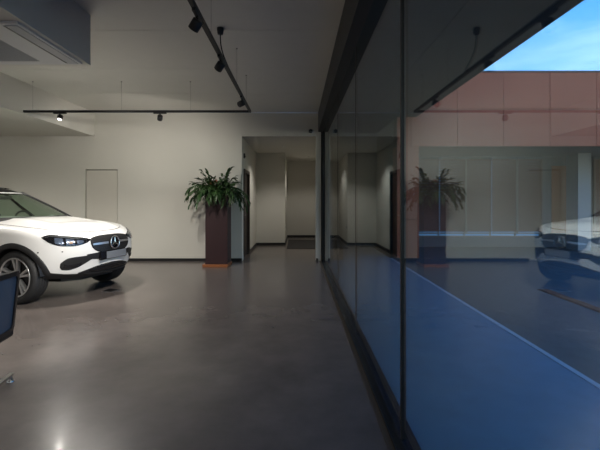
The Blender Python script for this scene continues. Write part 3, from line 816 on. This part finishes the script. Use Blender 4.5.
# wheels
def wheel(s_, sg):
    w_ = MB(); prof = []
    Rt, Rr, hwid = WRAD, .26, .115
    for r_, y in ((Rr,-hwid+.012),(Rr+.015,-hwid),(Rr+.05,-hwid-.008),(Rt-.035,-hwid-.002),(Rt-.012,-hwid+.012),(Rt-.003,-hwid+.03),(Rt,-.05),(Rt,-.046),(Rt-.008,-.045),(Rt-.008,-.035),(Rt,-.034),(Rt,-.005),(Rt-.008,-.004),(Rt-.008,.004),(Rt,.005),(Rt,.034),(Rt-.008,.035),(Rt-.008,.045),(Rt,.046),(Rt-.003,hwid-.03),(Rt-.012,hwid-.012),(Rt-.035,hwid+.002),(Rr+.05,hwid+.008),(Rr+.015,hwid),(Rr,hwid-.012)): prof.append((r_, y))
    w_.lathe(prof, 56, 'y')
    wo = w_.build('wheel', M['tire'], car); wo.location = (2.2-s_, sg*(.895-hwid-.012), WZ)
    b_ = MB(); b_.lathe([(Rr, -hwid+.012), (Rr-.02, -hwid+.03), (Rr-.03, hwid-.03), (Rr-.008, hwid-.008), (Rr+.004, hwid-.004), (Rr+.004, -hwid+.008)], 48, 'y'); b_.lathe([(0,-.03),(Rr-.03,-.03)], 40, 'y')
    b_.build('rim_barrel', M['base'], wo)
    e_ = MB(); e_.lathe([(Rr-.016, sg*(hwid-.010)), (Rr-.014, sg*(hwid-.001)), (Rr+.003, sg*(hwid+.003)), (Rr+.006, sg*(hwid-.006))], 48, 'y')
    for k_ in range(5):
        for da in (-9, 9):
            a0 = 2*PI*k_/5 + .35; a1 = a0+R(da); ai = a0+R(da*.9)
            st_ = len(e_.v)
            r1, r2 = .045, Rr-.010
            p1 = Vector((r1*math.cos(ai), 0, r1*math.sin(ai))); p2 = Vector((r2*math.cos(a1), 0, r2*math.sin(a1)))
            dd = (p2-p1).normalized(); nn = Vector((-dd.z, 0, dd.x)); w1, w2 = .010, .018
            ya, yb_, yc = sg*(hwid-.052), sg*(hwid-.035), sg*(hwid-.012)
            e_.add([p1+nn*w1+Vector((0,yb_,0)), p1-nn*w1+Vector((0,yb_,0)), p2-nn*w2+Vector((0,yc,0)), p2+nn*w2+Vector((0,yc,0)),
                    p1+nn*w1*1.3+Vector((0,ya-sg*.02,0)), p1-nn*w1*1.3+Vector((0,ya-sg*.02,0)), p2-nn*w2*1.2+Vector((0,ya,0)), p2+nn*w2*1.2+Vector((0,ya,0))],
                   [(0,1,2,3),(4,7,6,5),(0,3,7,4),(1,5,6,2),(0,4,5,1),(3,2,6,7)])
    e_.build('rim_spokes', M['alu'], wo)
    c_ = MB(); c_.lathe([(0, sg*(hwid-.022)), (.030, sg*(hwid-.024)), (.05, sg*(hwid-.034)), (.06, sg*(hwid-.07))], 24, 'y'); c_.build('hub_cap', M['cgloss'], wo)
    k2 = MB(); k2.lathe([(.06, sg*.01), (.165, sg*.01), (.165, -sg*.015)], 36, 'y'); k2.build('brake_disc', M['clad'], wo)
for s_ in (WF, WR):
    for sg in (1, -1): wheel(s_, sg)

# ------------------------------------------------------------------ sky
wd = bpy.data.worlds.new('sky'); sc.world = wd; wd.use_nodes = True; nt = wd.node_tree; nt.nodes.clear()
N = lambda t: nt.nodes.new(t)
tc = N('ShaderNodeTexCoord'); sep = N('ShaderNodeSeparateXYZ'); nt.links.new(tc.outputs['Generated'], sep.inputs[0])
rp = N('ShaderNodeValToRGB'); nt.links.new(sep.outputs['Z'], rp.inputs[0])
e = rp.color_ramp.elements; e[0].position = 0; e[0].color = (.40,.60,.95,1); e[1].position = 1; e[1].color = (.008,.22,.76,1)
x = rp.color_ramp.elements.new(.28); x.color = (.26,.50,.95,1); x = rp.color_ramp.elements.new(.5); x.color = (.02,.30,.85,1)
# wispy clouds
mp = N('ShaderNodeMapping'); mp.inputs['Scale'].default_value = (1.5, 1.5, 7); nt.links.new(tc.outputs['Generated'], mp.inputs[0])
nz = N('ShaderNodeTexNoise'); nz.inputs['Scale'].default_value = 2.2; nz.inputs['Detail'].default_value = 6; nt.links.new(mp.outputs[0], nz.inputs['Vector'])
mr = N('ShaderNodeMapRange'); mr.inputs['From Min'].default_value = .48; mr.inputs['From Max'].default_value = .8; mr.inputs['To Max'].default_value = .75; nt.links.new(nz.outputs['Fac'], mr.inputs['Value'])
mx = N('ShaderNodeMix'); mx.data_type = 'RGBA'; mx.inputs['B'].default_value = (.85,.85,1,1); nt.links.new(mr.outputs['Result'], mx.inputs['Factor']); nt.links.new(rp.outputs[0], mx.inputs['A'])
# pale evening glow low in the sky behind the viewer
my = N('ShaderNodeMapRange'); my.inputs['From Min'].default_value = .15; my.inputs['From Max'].default_value = -.6; nt.links.new(sep.outputs['Y'], my.inputs['Value'])
mz = N('ShaderNodeMapRange'); mz.inputs['From Min'].default_value = .34; mz.inputs['From Max'].default_value = .08; nt.links.new(sep.outputs['Z'], mz.inputs['Value'])
mm = N('ShaderNodeMath'); mm.operation = 'MULTIPLY'; nt.links.new(my.outputs['Result'], mm.inputs[0]); nt.links.new(mz.outputs['Result'], mm.inputs[1])
m2 = N('ShaderNodeMix'); m2.data_type = 'RGBA'; m2.inputs['B'].default_value = (1.6,1.1,.75,1); nt.links.new(mm.outputs[0], m2.inputs['Factor']); nt.links.new(mx.outputs['Result'], m2.inputs['A'])
bg = N('ShaderNodeBackground'); nt.links.new(m2.outputs['Result'], bg.inputs['Color']); bg.inputs['Strength'].default_value = 1.9
ow = N('ShaderNodeOutputWorld'); nt.links.new(bg.outputs[0], ow.inputs[0])

# ------------------------------------------------------------------ camera and view
cd = bpy.data.cameras.new('camera'); cam = bpy.data.objects.new('camera', cd); C.objects.link(cam)
cam.location = (0, 0, H); cam.rotation_euler = (R(90), 0, 0); cd.sensor_width = 36; cd.lens = 24
cd.shift_x = 3/600; cd.shift_y = -25/600; cd.clip_start = .05
sc.camera = cam
vs = sc.view_settings; sc.display_settings.display_device = 'sRGB'
vs.view_transform = 'Standard'; vs.look = 'None'; vs.gamma = 1; vs.use_curve_mapping = False; vs.exposure = 0
cy = sc.cycles; cy.use_denoising = True; cy.max_bounces = 10; cy.transparent_max_bounces = 16; cy.diffuse_bounces = 5; cy.glossy_bounces = 6; cy.sample_clamp_indirect = 6; cy.caustics_reflective = False; cy.caustics_refractive = False
